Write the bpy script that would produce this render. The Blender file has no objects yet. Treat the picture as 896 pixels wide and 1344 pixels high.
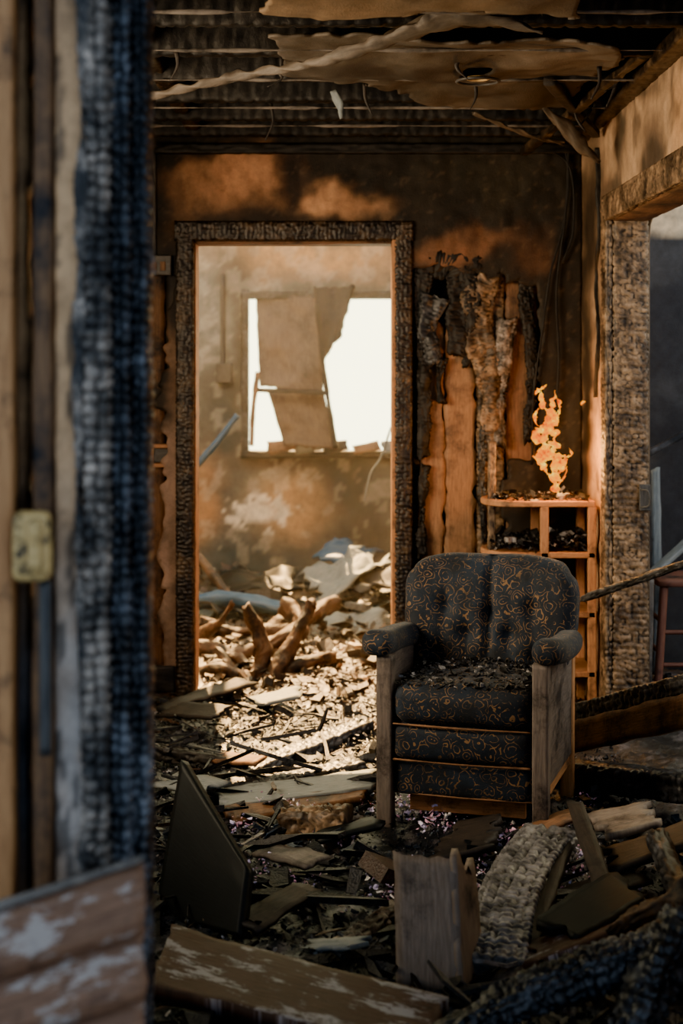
import bpy, bmesh, math, random
import numpy as np
from mathutils import Vector, Matrix
random.seed(7); rng=np.random.default_rng(7)
F=2065.0; CY=475.0; H=1.5
def S(u,v,d): return Vector(((u-448)/F*d, d, H-(v-CY)/F*d))
def G(u,v,z):  # point at height z above the floor
    return S(u,v,(H-z)*F/(v-CY))
# ---------------------------------------------------------------- noise
def vn(p,seed=0):
    p=np.asarray(p,float); i=np.floor(p).astype(np.int64); f=p-i; f=f*f*(3-2*f)
    def h(x,y,z):
        k=(x*374761393+y*668265263+z*1274126177+seed*974634777)&0xffffffff
        k=((k^(k>>13))*1103515245)&0xffffffff; k=(k^(k>>16))&0xffffffff
        return k/4294967295.0
    r=0
    for dx in (0,1):
        for dy in (0,1):
            for dz in (0,1):
                w=(f[:,0] if dx else 1-f[:,0])*(f[:,1] if dy else 1-f[:,1])*(f[:,2] if dz else 1-f[:,2])
                r=r+w*h(i[:,0]+dx,i[:,1]+dy,i[:,2]+dz)
    return r
def fbm(p,s=1,o=4,seed=0):
    p=np.asarray(p,float)*s; a=.5; r=0; t=0
    for k in range(o):
        r=r+a*vn(p,seed+k); t+=a; a*=.5; p=p*2.03
    return r/t
def f2(x,y,s=1,o=4,seed=0):
    return fbm(np.stack([x,y,np.zeros_like(x)],1),s,o,seed)
def voro(u,v,seed=0,jit=.75):
    iu=np.floor(u).astype(np.int64); iv=np.floor(v).astype(np.int64)
    d1=np.full(u.shape,9.); d2=np.full(u.shape,9.)
    for a in (-1,0,1):
        for b in (-1,0,1):
            x=iu+a; y=iv+b
            k=(x*374761393+y*668265263+seed*97)&0xffffffff; k=((k^(k>>13))*1274126177)&0xffffffff
            h1=((k>>4)&1023)/1023.; h2=((k>>16)&1023)/1023.
            d=np.maximum(abs(x+.5+(h1-.5)*jit-u),abs(y+.5+(h2-.5)*jit-v))
            n=d<d1; d2=np.where(n,d1,np.minimum(d2,d)); d1=np.where(n,d,d1)
    return d2-d1
def ss(a,b,x):
    t=np.clip((x-a)/(b-a),0,1); return t*t*(3-2*t)
# ---------------------------------------------------------------- materials
def NN(nt,t,**kw):
    n=nt.nodes.new(t)
    for k,v in kw.items():
        if hasattr(n,k): setattr(n,k,v)
        else: n.inputs[k.replace('_',' ')].default_value=v
    return n
def ramp(nt,fac,stops):
    r=nt.nodes.new('ShaderNodeValToRGB'); e=r.color_ramp.elements
    while len(e)<len(stops): e.new(.5)
    for k,(p,c) in zip(e,stops): k.position=p; k.color=(*c,1)
    nt.links.new(fac,r.inputs[0]); return r.outputs[0]
def base(name,rough=.7,spec=.4):
    m=bpy.data.materials.new(name); m.use_nodes=True; nt=m.node_tree; b=nt.nodes['Principled BSDF']
    b.inputs['Roughness'].default_value=rough; b.inputs['Specular IOR Level'].default_value=spec
    a=NN(nt,'ShaderNodeAttribute',attribute_name='guv')
    return m,nt,b,a.outputs['Vector']
def bump(nt,b,h,st=.4,dist=.01):
    n=NN(nt,'ShaderNodeBump',Strength=st,Distance=dist); nt.links.new(h,n.inputs['Height']); nt.links.new(n.outputs[0],b.inputs['Normal'])
def noise_n(nt,vec,scale,det=5,rough=.6,mp=None):
    if mp:
        q=NN(nt,'ShaderNodeMapping'); q.inputs['Scale'].default_value=mp; nt.links.new(vec,q.inputs[0]); vec=q.outputs[0]
    n=NN(nt,'ShaderNodeTexNoise',Scale=scale,Detail=det,Roughness=rough); nt.links.new(vec,n.inputs['Vector']); return n.outputs['Fac']
def mix(nt,f,a,b,mode='MIX'):
    n=nt.nodes.new('ShaderNodeMix'); n.data_type='RGBA'; n.blend_type=mode
    for i,x in ((0,f),(6,a),(7,b)):
        if isinstance(x,(int,float)): n.inputs[i].default_value=x
        elif isinstance(x,tuple): n.inputs[i].default_value=(*x,1)
        else: nt.links.new(x,n.inputs[i])
    return n.outputs[2]
def m_wood(name,c1,c2,burn=.5,bc=(.012,.011,.012),rough=.6,paint=None,ps=6,bs=5,soft=.08,mp=None,spec=.4,bst=.5):
    m,nt,b,v=base(name,rough,spec)
    g=noise_n(nt,v,14,6,.65,(1,9,9)); col=ramp(nt,g,[(.3,c1),(.7,c2)])
    n=noise_n(nt,v,bs,7,.72,mp)
    if paint:
        p=noise_n(nt,v,ps,7,.75,(1,2.6,1)); col=mix(nt,ramp(nt,p,[(.53,(0,0,0)),(.57,(1,1,1))]),col,paint)
    k=ramp(nt,n,[(burn-.04,(0,0,0)),(burn+soft,(1,1,1))])
    col=mix(nt,k,col,bc); nt.links.new(col,b.inputs['Base Color']); bump(nt,b,g,bst,.004); return m
def m_char(name,crack=(.004,.004,.005),top=(.035,.036,.04),hi=(.16,.16,.17),hs=.5,rough=.42):
    m,nt,b,v=base(name,rough,.5)
    a=NN(nt,'ShaderNodeAttribute',attribute_name='h')
    n=noise_n(nt,v,9,6,.7); n2=noise_n(nt,v,90,4,.7); n3=noise_n(nt,v,32,3,.55)
    t=mix(nt,ramp(nt,n,[(hs-.08,(0,0,0)),(hs+.12,(1,1,1))]),top,hi)
    t=mix(nt,1.0,t,ramp(nt,n3,[(.35,(.4,.4,.4)),(.65,(1.25,1.25,1.25))]),'MULTIPLY')
    col=mix(nt,ramp(nt,a.outputs['Fac'],[(.1,(0,0,0)),(.75,(1,1,1))]),crack,t)
    nt.links.new(col,b.inputs['Base Color']); bump(nt,b,n2,.5,.003); return m
def m_col(name,rough=.8,spec=.3,ns=40,lo=.55,bst=.5,fine=160):
    m,nt,b,v=base(name,rough,spec)
    a=NN(nt,'ShaderNodeAttribute',attribute_name='Col')
    n=noise_n(nt,v,ns,6,.75); n2=noise_n(nt,v,fine,3,.6)
    col=mix(nt,1.0,a.outputs['Color'],ramp(nt,n,[(.3,(lo,)*3),(.65,(1.15,)*3)]),'MULTIPLY')
    nt.links.new(col,b.inputs['Base Color']); bump(nt,b,n2,bst,.004); return m
M={}
M['plaster']=m_col('burnt_plaster',.65,.4,14,.6)
M['debris']=m_col('debris_mix',.40,.5,45,.12,.9)
M['glint']=m_col('glint_flecks_mat',.22,.8,60,.5)
M['ash']=m_col('ash_ground',.42,.55,70,.12,1.0,120)
M['char']=m_char('charred_wood',(.002,.002,.003),(.018,.020,.023),(.09,.095,.105),.52)
M['charblue']=m_char('charred_wood_cool',(.0012,.0015,.002),(.012,.015,.020),(.17,.185,.21),.54,.34)
M['charlog']=m_char('charred_log_scaled',(.0015,.0018,.002),(.045,.048,.052),(.24,.24,.245),.46,.36)
M['charbeige']=m_char('charred_wood_ashen',(.003,.003,.003),(.035,.032,.030),(.42,.35,.29),.52,.5)
M['charbrown']=m_char('charred_wood_brown',(.005,.004,.003),(.060,.040,.024),(.30,.205,.115),.49,.5)
M['chardoor']=m_char('charred_door_trim',(.004,.003,.003),(.022,.016,.012),(.12,.082,.047),.54,.42)
M['charblack']=m_char('charred_wood_black',(.0015,.0015,.0015),(.009,.008,.008),(.03,.026,.022),.57,.6)
M['tan']=m_wood('scorched_tan_wood',(.18,.105,.05),(.36,.21,.10),.50,soft=.2)
M['tan_b']=m_wood('scorched_brown_wood',(.11,.058,.028),(.25,.135,.06),.50,soft=.15)
M['dark_w']=m_wood('burnt_dark_wood',(.018,.017,.017),(.05,.040,.033),.52)
M['grey_w']=m_wood('ashy_board',(.11,.098,.088),(.24,.21,.18),.50,soft=.15)
M['box_w']=m_wood('dusty_drawer_wood',(.14,.112,.09),(.28,.23,.185),.58,soft=.15)
M['pale']=m_wood('sooty_ceiling_board',(.06,.048,.036),(.13,.104,.078),.54,soft=.2)
M['peel']=m_wood('peeling_painted_board',(.035,.020,.015),(.085,.048,.034),.62,paint=(.27,.265,.29),ps=5)
M['siding']=m_wood('painted_siding',(.13,.068,.042),(.26,.145,.085),.60,paint=(.38,.33,.30),ps=5)
M['post']=m_wood('ashy_chair_wood',(.085,.072,.066),(.18,.15,.125),.52,bc=(.03,.026,.025))
M['orange_w']=m_wood('orange_pine',(.34,.165,.062),(.54,.29,.12),.54,bs=9,soft=.16)
M['blackp']=m_wood('black_panel',(.007,.009,.010),(.012,.016,.018),.6,rough=.5,spec=.25,bst=.1)
M['panelb']=m_wood('sooty_window_board',(.10,.070,.048),(.21,.15,.10),.52,soft=.2)
M['redw']=m_wood('muted_red_wood',(.13,.055,.038),(.22,.10,.065),.58)
M['blue']=m_wood('blue_tarp_mat',(.015,.06,.14),(.04,.12,.24),.62,rough=.45)
M['sheet']=m_wood('ash_sheet',(.12,.145,.155),(.26,.28,.28),.60)
M['metal']=m_wood('sooty_metal',(.03,.03,.03),(.09,.085,.08),.6,rough=.4)
M['brass']=m_wood('old_brass',(.48,.32,.11),(.64,.46,.2),.54,rough=.45,bs=30)
M['wire']=m_wood('burnt_cable',(.01,.01,.01),(.02,.02,.02),.5)
M['bark']=m_wood('burnt_log_wood',(.045,.027,.016),(.15,.09,.048),.50,bs=8)
def m_fabric():
    m,nt,b,v=base('patterned_upholstery',.72,.3)
    nz=NN(nt,'ShaderNodeTexNoise',Scale=22,Detail=2); nt.links.new(v,nz.inputs['Vector'])
    wp=NN(nt,'ShaderNodeVectorMath',operation='MULTIPLY_ADD'); nt.links.new(nz.outputs['Color'],wp.inputs[0]); wp.inputs[1].default_value=(.035,.035,.035); nt.links.new(v,wp.inputs[2])
    vo=NN(nt,'ShaderNodeTexVoronoi',Scale=26); nt.links.new(wp.outputs[0],vo.inputs['Vector'])
    s=NN(nt,'ShaderNodeMath',operation='MULTIPLY'); nt.links.new(vo.outputs['Distance'],s.inputs[0]); s.inputs[1].default_value=24
    s2=NN(nt,'ShaderNodeMath',operation='SINE'); nt.links.new(s.outputs[0],s2.inputs[0])
    n=noise_n(nt,v,34,3); s3=NN(nt,'ShaderNodeMath',operation='MULTIPLY'); nt.links.new(s2.outputs[0],s3.inputs[0]); nt.links.new(n,s3.inputs[1])
    k=ramp(nt,s3.outputs[0],[(.40,(0,0,0)),(.47,(1,1,1))])
    dn=noise_n(nt,v,6,5); basec=ramp(nt,dn,[(.35,(.006,.011,.020)),(.7,(.015,.027,.045))])
    col=mix(nt,k,basec,(.17,.105,.048))
    col=mix(nt,ramp(nt,noise_n(nt,v,9,6,.7),[(.46,(0,0,0)),(.64,(.9,.9,.9))]),col,(.007,.010,.015))
    nt.links.new(col,b.inputs['Base Color']); b.inputs['Sheen Weight'].default_value=.08
    w=noise_n(nt,v,220,3); bump(nt,b,w,.5,.003); return m
M['fabric']=m_fabric()
m,nt,b,v=base('flame',.5); 
for n in list(nt.nodes): nt.nodes.remove(n)
o=nt.nodes.new('ShaderNodeOutputMaterial'); e=nt.nodes.new('ShaderNodeEmission'); a=NN(nt,'ShaderNodeAttribute',attribute_name='guv')
nf=noise_n(nt,a.outputs['Vector'],34,4,.65); c=ramp(nt,nf,[(.34,(.55,.07,.0)),(.45,(.95,.24,.0)),(.57,(1,.40,.0)),(.69,(1,.78,.12))])
nt.links.new(c,e.inputs[0]); e.inputs[1].default_value=1.6; nt.links.new(e.outputs[0],o.inputs[0]); M['flame']=m
m=bpy.data.materials.new('smoke_haze_volume'); m.use_nodes=True; nt=m.node_tree; nt.nodes.clear()
o=nt.nodes.new('ShaderNodeOutputMaterial'); vs=nt.nodes.new('ShaderNodeVolumeScatter'); vs.inputs['Color'].default_value=(1,.90,.66,1); vs.inputs['Density'].default_value=.012; vs.inputs['Anisotropy'].default_value=.4
nt.links.new(vs.outputs[0],o.inputs['Volume']); M['haze']=m
# ---------------------------------------------------------------- mesh helpers
COL=bpy.context.scene.collection
def grp(name,loc=(0,0,0),rot=0):
    e=bpy.data.objects.new(name,None); e.empty_display_size=.1; e.location=loc; e.rotation_euler=(0,0,rot); COL.objects.link(e)
    return e
def mk(name,verts,faces,mat,parent=None,smooth=True,col=None,h=None,guv=None,local=False):
    me=bpy.data.meshes.new(name); V=np.asarray(verts,float)
    me.from_pydata(V.tolist(),[],[list(map(int,f)) for f in faces]); me.update()
    at=me.attributes.new('guv','FLOAT_VECTOR','POINT'); at.data.foreach_set('vector',np.asarray(V if guv is None else guv,np.float32).ravel())
    if col is not None:
        c=np.ones((len(V),4),np.float32); c[:,:3]=col
        at=me.attributes.new('Col','FLOAT_COLOR','POINT'); at.data.foreach_set('color',c.ravel())
    if h is not None:
        at=me.attributes.new('h','FLOAT','POINT'); at.data.foreach_set('value',np.asarray(h,np.float32))
    me.materials.append(M[mat] if isinstance(mat,str) else mat)
    if smooth: me.shade_smooth()
    ob=bpy.data.objects.new(name,me); COL.objects.link(ob)
    if parent:
        ob.parent=parent
        if not local: ob.matrix_parent_inverse=Matrix.Translation(-Vector(parent.location))
    return ob
def resample(pts,seg):
    P=np.array([list(p) for p in pts],float)
    if len(P)>2:
        Q=[]
        E=np.vstack([2*P[0]-P[1],P,2*P[-1]-P[-2]])
        for i in range(1,len(E)-2):
            for t in np.linspace(0,1,12,endpoint=False):
                Q.append(.5*((2*E[i])+(-E[i-1]+E[i+1])*t+(2*E[i-1]-5*E[i]+4*E[i+1]-E[i+2])*t*t+(-E[i-1]+3*E[i]-3*E[i+1]+E[i+2])*t**3))
        Q.append(P[-1]); P=np.array(Q)
    d=np.r_[0,np.cumsum(np.linalg.norm(np.diff(P,axis=0),axis=1))]; L=d[-1]
    m=max(3,int(L/seg)+1); s=np.linspace(0,L,m)
    return np.stack([np.interp(s,d,P[:,k]) for k in range(3)],1),s
def tube(name,pts,w,h,mat,parent=None,up=(0,0,1),sq=8,seg=.015,nr=32,amp=0,cell=.035,taper=(1,1),wob=0,jag=0,local=False,seed=None,roll=0,stretch=1.0,jit=.75,warp=.8):
    if seed is None: seed=random.randint(0,9999)
    P,s=resample(pts,seg); m=len(P); T=np.gradient(P,axis=0); T/=np.linalg.norm(T,axis=1)[:,None]
    up=np.array(up,float); sd=np.cross(T,up); sd/=np.linalg.norm(sd,axis=1)[:,None]; U=np.cross(sd,T)
    if roll:
        c,sn=math.cos(roll),math.sin(roll); sd,U=sd*c+U*sn,U*c-sd*sn
    k=nr//4; q=[]
    for i in range(k): q.append((-1+2*i/k,-1))
    for i in range(k): q.append((1,-1+2*i/k))
    for i in range(k): q.append((1-2*i/k,1))
    for i in range(k): q.append((-1,1-2*i/k))
    q=np.array(q); n=len(q); q=q/((abs(q)**sq).sum(1)**(1/sq))[:,None]
    tp=np.linspace(taper[0],taper[1],m)
    X=q[:,0]*w/2; Z=q[:,1]*h/2; per=np.r_[0,np.cumsum(np.hypot(np.diff(X),np.diff(Z)))]
    uu=np.repeat(s,n); vv=np.tile(per,m)
    lx=np.tile(X,m)*np.repeat(tp,n); lz=np.tile(Z,m)*np.repeat(tp,n)
    hh=np.ones(m*n)
    nl=np.hypot(lx/w,lz/h)+1e-9; nx=(lx/w)/nl; nz=(lz/h)/nl
    if amp:
        wj=f2(uu,vv,12,2,seed)*warp
        e=voro(uu/cell*stretch+wj,vv/cell+wj,seed,jit); hh=np.clip(e*3.0,0,1)**.6
        d=amp*(hh-.6); lx+=nx*d; lz+=nz*d
    if wob:
        g=np.stack([uu,lx*2,lz*2],1); d=wob*(fbm(g,9,4,seed+5)-.5)*2; lx+=nx*d; lz+=nz*d
    if jag:
        j=f2(vv,vv*0,40,3,seed+9)-.5
        ends=np.where(uu<s[-1]/2,-1,1)*np.clip(1-np.minimum(uu,s[-1]-uu)/(jag*2),0,1); 
    Pr=np.repeat(P,n,0)+np.repeat(sd,n,0)*lx[:,None]+np.repeat(U,n,0)*lz[:,None]
    if jag: Pr=Pr+np.repeat(T,n,0)*(ends*j*2*jag)[:,None]
    fs=[]
    for i in range(m-1):
        a=i*n; b=a+n
        for j in range(n):
            j2=(j+1)%n; fs.append((a+j,a+j2,b+j2,b+j))
    c0=len(Pr); Pr=np.vstack([Pr,P[0],P[-1]])
    for j in range(n):
        fs.append((c0,(j+1)%n,j)); a=(m-1)*n; fs.append((c0+1,a+j,a+(j+1)%n))
    g=np.vstack([np.stack([uu+seed*.37,lx,lz],1),[[0,0,0],[s[-1],0,0]]]); hh=np.r_[hh,.3,.3]
    return mk(name,Pr,fs,mat,parent,True,None,hh,g,local)
def bxo(name,lo,hi,mat,parent=None,local=False,bev=.004,jit=0):
    c=[(lo[k]+hi[k])/2 for k in range(3)]; d=[hi[k]-lo[k] for k in range(3)]
    ax=int(np.argmax(d)); o=[k for k in range(3) if k!=ax]
    vs=[(x,y,z) for x in (lo[0],hi[0]) for y in (lo[1],hi[1]) for z in (lo[2],hi[2])]
    fs=[(0,1,3,2),(4,6,7,5),(0,4,5,1),(2,3,7,6),(0,2,6,4),(1,5,7,3)]
    sd=random.random()*9
    g=[(v[ax]+sd,v[o[0]],v[o[1]]) for v in vs]
    ob=mk(name,vs,fs,mat,parent,False,None,None,g,local)
    if bev:
        b=ob.modifiers.new('b','BEVEL'); b.width=bev; b.segments=2
    return ob
def slab(name,c,th,mat,parent=None,res=.02,jag=.01,wave=.004,bend=0,flip=False):
    c=[np.array(list(p),float) for p in c]
    Lu=np.linalg.norm(c[1]-c[0]); Lv=np.linalg.norm(c[3]-c[0]); nu=max(3,int(Lu/res)); nv=max(3,int(Lv/res))
    u,v=np.meshgrid(np.linspace(0,1,nu+1),np.linspace(0,1,nv+1),indexing='ij'); u=u.ravel(); v=v.ravel()
    sd=random.randint(0,9999)
    eu=np.where(u<.5,-1,1)*(abs(u-.5)>.499); j=(f2(v*Lv,v*0+sd,60,3,sd)-.5)*2
    ev=np.where(v<.5,-1,1)*(abs(v-.5)>.499); j2=(f2(u*Lu,u*0+sd,18,3,sd+3)-.5)*2
    uu=u+eu*j*jag/Lu*1.6; v2=v+ev*j2*jag*.35/Lv
    P=(np.outer((1-uu)*(1-v2),c[0])+np.outer(uu*(1-v2),c[1])+np.outer(uu*v2,c[2])+np.outer((1-uu)*v2,c[3]))
    n=np.cross(c[1]-c[0],c[3]-c[0]); n/=np.linalg.norm(n)
    if flip: n=-n
    off=(f2(u*Lu,v*Lv,7,3,sd)-.5)*wave*2+bend*(1-(2*u-1)**2)
    P=P+np.outer(off,n)
    fs=[]
    for i in range(nu):
        for k in range(nv):
            a=i*(nv+1)+k; f=(a,a+nv+1,a+nv+2,a+1); fs.append(f if not flip else f[::-1])
    ob=mk(name,P,fs,mat,parent,True,None,None,np.stack([u*Lu+sd*.11,v*Lv,0*u],1))
    s=ob.modifiers.new('s','SOLIDIFY'); s.thickness=th; s.offset=-1
    return ob
def sheet(name,o,ax,ay,a0,a1,b0,b1,res,mat,keep=None,col=None,off=None,th=.015,parent=None):
    na=int((a1-a0)/res); nb=int((b1-b0)/res)
    A,B=np.meshgrid(np.linspace(a0,a1,na+1),np.linspace(b0,b1,nb+1),indexing='ij'); A=A.ravel(); B=B.ravel()
    i,j=np.meshgrid(np.arange(na),np.arange(nb),indexing='ij'); i=i.ravel(); j=j.ravel()
    ca=a0+(i+.5)*(a1-a0)/na; cb=b0+(j+.5)*(b1-b0)/nb
    if keep is not None: k=keep(ca,cb); i=i[k]; j=j[k]
    q=i*(nb+1)+j; Fc=np.stack([q,q+nb+1,q+nb+2,q+1],1)
    used=np.unique(Fc); mp=-np.ones(len(A),int); mp[used]=np.arange(len(used)); Fc=mp[Fc]; A=A[used]; B=B[used]
    E=np.concatenate([Fc[:,[0,1]],Fc[:,[1,2]],Fc[:,[2,3]],Fc[:,[3,0]]]); Es=np.sort(E,1)
    un,ct=np.unique(Es,axis=0,return_counts=True); be=un[ct==1]
    tol=res*.3
    fix=(A<a0+tol)|(A>a1-tol)|(B<b0+tol)|(B>b1-tol)
    for it in range(3):
        sa=np.zeros(len(A)); sb=np.zeros(len(A)); c=np.zeros(len(A))
        for x,y in ((0,1),(1,0)):
            np.add.at(sa,be[:,x],A[be[:,y]]); np.add.at(sb,be[:,x],B[be[:,y]]); np.add.at(c,be[:,x],1)
        ok=(c>=2)&~fix
        A=np.where(ok,.5*A+.5*sa/np.maximum(c,1),A); B=np.where(ok,.5*B+.5*sb/np.maximum(c,1),B)
    o=np.array(o,float); ax=np.array(ax,float); ay=np.array(ay,float); n=np.cross(ax,ay)
    P=o+np.outer(A,ax)+np.outer(B,ay)
    if off is not None: P=P+np.outer(off(A,B),n)
    ob=mk(name,P,Fc,mat,parent,True,col(A,B) if col else None)
    s=ob.modifiers.new('s','SOLIDIFY'); s.thickness=th; s.offset=-1
    return ob
def blend(colr,f,c):
    f=np.clip(f,0,1)[:,None]; return colr*(1-f)+np.array(c)*f
def blobs(u,v,basec,L,seed=0,warp=25,px=290.):
    wu=(f2(u,v,1/55.,4,seed)-.5)*2*warp; wv=(f2(u,v,1/55.,4,seed+7)-.5)*2*warp
    c=np.tile(np.array(basec,float),(len(u),1))
    for (x,y,rx,ry,cc,st) in L:
        r=np.sqrt(((u+wu-x)/rx)**2+((v+wv-y)/ry)**2); c=blend(c,ss(1.45,.25,r)*st,cc)
    return c
def rbox(name,c,d,r,mat,parent,n=14,bulge=(0,0),fn=None,wr=.004,local=True,rx=0):
    bm=bmesh.new(); bmesh.ops.create_cube(bm,size=2); bmesh.ops.subdivide_edges(bm,edges=bm.edges,cuts=n,use_grid_fill=True)
    V=np.array([v.co[:] for v in bm.verts]); Fs=[[v.index for v in f.verts] for f in bm.faces]; bm.free()
    hd=np.array(d)/2; P=V*hd; inn=np.maximum(hd-r,0); Q=np.clip(P,-inn,inn); D=P-Q; L=np.linalg.norm(D,axis=1)
    P=np.where(L[:,None]>1e-9,Q+D/np.maximum(L,1e-9)[:,None]*np.minimum(L,r)[:,None],P)
    P[:,2]+=np.sign(V[:,2])*bulge[1]*(1-V[:,0]**2)*(1-V[:,1]**2)
    P[:,1]+=np.sign(V[:,1])*bulge[0]*(1-V[:,0]**2)*(1-V[:,2]**2)
    if fn: P=fn(P,V)
    sd=random.randint(0,999); P=P+((fbm(P,14,4,sd)-.5)*2*wr)[:,None]*np.sign(V)*.6
    g=P.copy()+sd*.013
    if rx:
        cs,sn=math.cos(rx),math.sin(rx); P=np.stack([P[:,0],P[:,1]*cs-P[:,2]*sn,P[:,1]*sn+P[:,2]*cs],1)
    P=P+np.array(c)
    return mk(name,P,Fs,mat,parent,True,None,None,g,local)
def ground(x,y):
    x=np.asarray(x,float); y=np.asarray(y,float)
    g=f2(x,y,2.2,4,3); far=ss(7.8,9.2,y)
    return np.clip((g-.45)*.07,-.015,1)+far*.06*g+.002
def shards(name,N,xs,ys,zf,size,pal,seed,mat='debris',tilt=.5,parent=None,local=False,kinds=(.4,.35,.25),spread=None,lift=.02,pw=1.8,wid=1.0):
    r=np.random.default_rng(seed); x=r.uniform(*xs,N); y=r.uniform(*ys,N)
    if spread is not None:
        k=r.random(N)<spread(x,y); x=x[k]; y=y[k]; N=len(x)
    z=zf(x,y)+r.random(N)**2*lift
    L=size[0]*(size[1]/size[0])**(r.random(N)**pw)
    kd=r.choice(3,N,p=kinds)
    dim=np.stack([L,L*np.where(kd==0,.7,np.where(kd==1,.16*wid,.6)),L*np.where(kd==0,.06,np.where(kd==1,.08*wid,.45))],1)*r.uniform(.6,1.4,(N,3))
    B=np.array([(a,b,c) for a in (-.5,0,.5) for b in (-.5,.5) for c in (-.5,.5)])
    jt=r.uniform(-.5,.5,(N,6,1,3)).repeat(2,2).reshape(N,12,3)*np.array([.7,.6,.3])
    jt[:,4:8,2]+=r.uniform(-2.2,2.2,(N,1))*np.where(kd==2,.2,1)[:,None]
    V=(B[None]+jt)*dim[:,None]
    th=r.uniform(0,6.28,N); ta=r.normal(0,tilt,N); tb=r.normal(0,tilt,N)
    X,Y,Z=V[...,0],V[...,1],V[...,2]
    X,Z=X*np.cos(ta)[:,None]-Z*np.sin(ta)[:,None],X*np.sin(ta)[:,None]+Z*np.cos(ta)[:,None]
    Y,Z=Y*np.cos(tb)[:,None]-Z*np.sin(tb)[:,None],Y*np.sin(tb)[:,None]+Z*np.cos(tb)[:,None]
    X,Y=X*np.cos(th)[:,None]-Y*np.sin(th)[:,None],X*np.sin(th)[:,None]+Y*np.cos(th)[:,None]
    V=np.stack([X+x[:,None],Y+y[:,None],Z+(z+dim[:,2]*.4)[:,None]],2).reshape(-1,3)
    f=np.array([(0,1,3,2),(8,10,11,9),(0,4,5,1),(4,8,9,5),(2,3,7,6),(6,7,11,10),(0,2,6,4),(4,6,10,8),(1,5,7,3),(5,9,11,7)])
    Fs=(f[None]+(np.arange(N)*12)[:,None,None]).reshape(-1,4)
    P=np.array([p[0] for p in pal]); W=np.array([p[1] for p in pal],float); W/=W.sum()
    c=P[r.choice(len(P),N,p=W)]*r.uniform(.6,1.3,(N,1)); c=np.repeat(c,12,0)
    return mk(name,V,Fs,mat,parent,False,c,None,None,local)

# ================================================================ ROOM SHELL
XB=7.12
mk('floor',[(-2.2,-1,-.06),(4.2,-1,-.06),(4.2,10.9,-.06),(-2.2,10.9,-.06),(-2.2,-1,-.02),(4.2,-1,-.02),(4.2,10.9,-.02),(-2.2,10.9,-.02)],
   [(3,2,1,0),(4,5,6,7),(0,1,5,4),(1,2,6,5),(2,3,7,6),(3,0,4,7)],'dark_w',smooth=False)
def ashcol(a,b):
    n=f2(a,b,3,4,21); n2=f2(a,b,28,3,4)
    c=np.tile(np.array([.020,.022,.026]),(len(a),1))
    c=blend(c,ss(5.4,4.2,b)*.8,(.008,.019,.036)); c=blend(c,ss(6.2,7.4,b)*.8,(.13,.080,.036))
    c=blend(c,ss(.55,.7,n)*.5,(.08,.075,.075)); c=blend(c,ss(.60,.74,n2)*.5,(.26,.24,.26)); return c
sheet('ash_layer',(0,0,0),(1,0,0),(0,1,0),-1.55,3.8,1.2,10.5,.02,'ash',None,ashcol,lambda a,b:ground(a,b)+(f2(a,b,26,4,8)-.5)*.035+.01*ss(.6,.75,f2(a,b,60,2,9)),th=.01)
# ---- back wall (plaster over boards)
def bw_keep(x,z):
    u=448+290*x; v=475-290*(z-1.5); n=(f2(x,z,9,4,2)-.5)*60; n2=(f2(x,z,30,3,6)-.5)*22
    door=(u>238)&(u<534)&(v>298)
    r1=(u>540)&(u<(668+n*.8+n2-(ss(600,700,v)*20)))&(v>(346+n2+n*.5+(u-560)*.12))&(v<760+n)
    r2=(u>664+n2*.5)&(u<706+n2)&(v>372+n2)&(v<610+n)
    l1=(u<236)&(u<(214+n*.35+n2+ss(480,380,v)*16))&(v>362+n2*.4)
    return ~(door|r1|r2|l1)
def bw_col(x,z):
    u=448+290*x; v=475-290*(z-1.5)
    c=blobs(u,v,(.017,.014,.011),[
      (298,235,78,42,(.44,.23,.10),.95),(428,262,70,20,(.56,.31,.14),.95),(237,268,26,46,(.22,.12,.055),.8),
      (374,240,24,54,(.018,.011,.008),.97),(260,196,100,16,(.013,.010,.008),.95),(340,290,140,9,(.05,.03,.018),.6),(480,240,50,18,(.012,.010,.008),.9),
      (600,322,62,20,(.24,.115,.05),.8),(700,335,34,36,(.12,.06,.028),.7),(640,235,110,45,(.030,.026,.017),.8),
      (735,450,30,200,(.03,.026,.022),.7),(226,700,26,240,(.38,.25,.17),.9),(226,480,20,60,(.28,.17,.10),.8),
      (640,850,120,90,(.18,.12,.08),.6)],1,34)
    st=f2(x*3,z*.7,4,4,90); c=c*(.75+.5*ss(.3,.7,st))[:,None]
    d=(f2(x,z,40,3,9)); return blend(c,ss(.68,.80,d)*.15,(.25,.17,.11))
def lump(x,z): return (f2(x,z,14,4,5)-.5)*.014
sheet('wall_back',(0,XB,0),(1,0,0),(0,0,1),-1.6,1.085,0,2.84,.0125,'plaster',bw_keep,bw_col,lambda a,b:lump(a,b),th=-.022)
sheet('wall_back_reverse',(0,XB+.15,0),(1,0,0),(0,0,1),-1.6,1.3,0,2.84,.05,'plaster',lambda x,z:~((x>-.72)&(x<.30)&(z<2.11)),lambda a,b:np.tile(np.array([.3,.24,.18]),(len(a),1)),th=.015)
g=grp('wall_boards',(.4,XB+.06,1))
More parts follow.
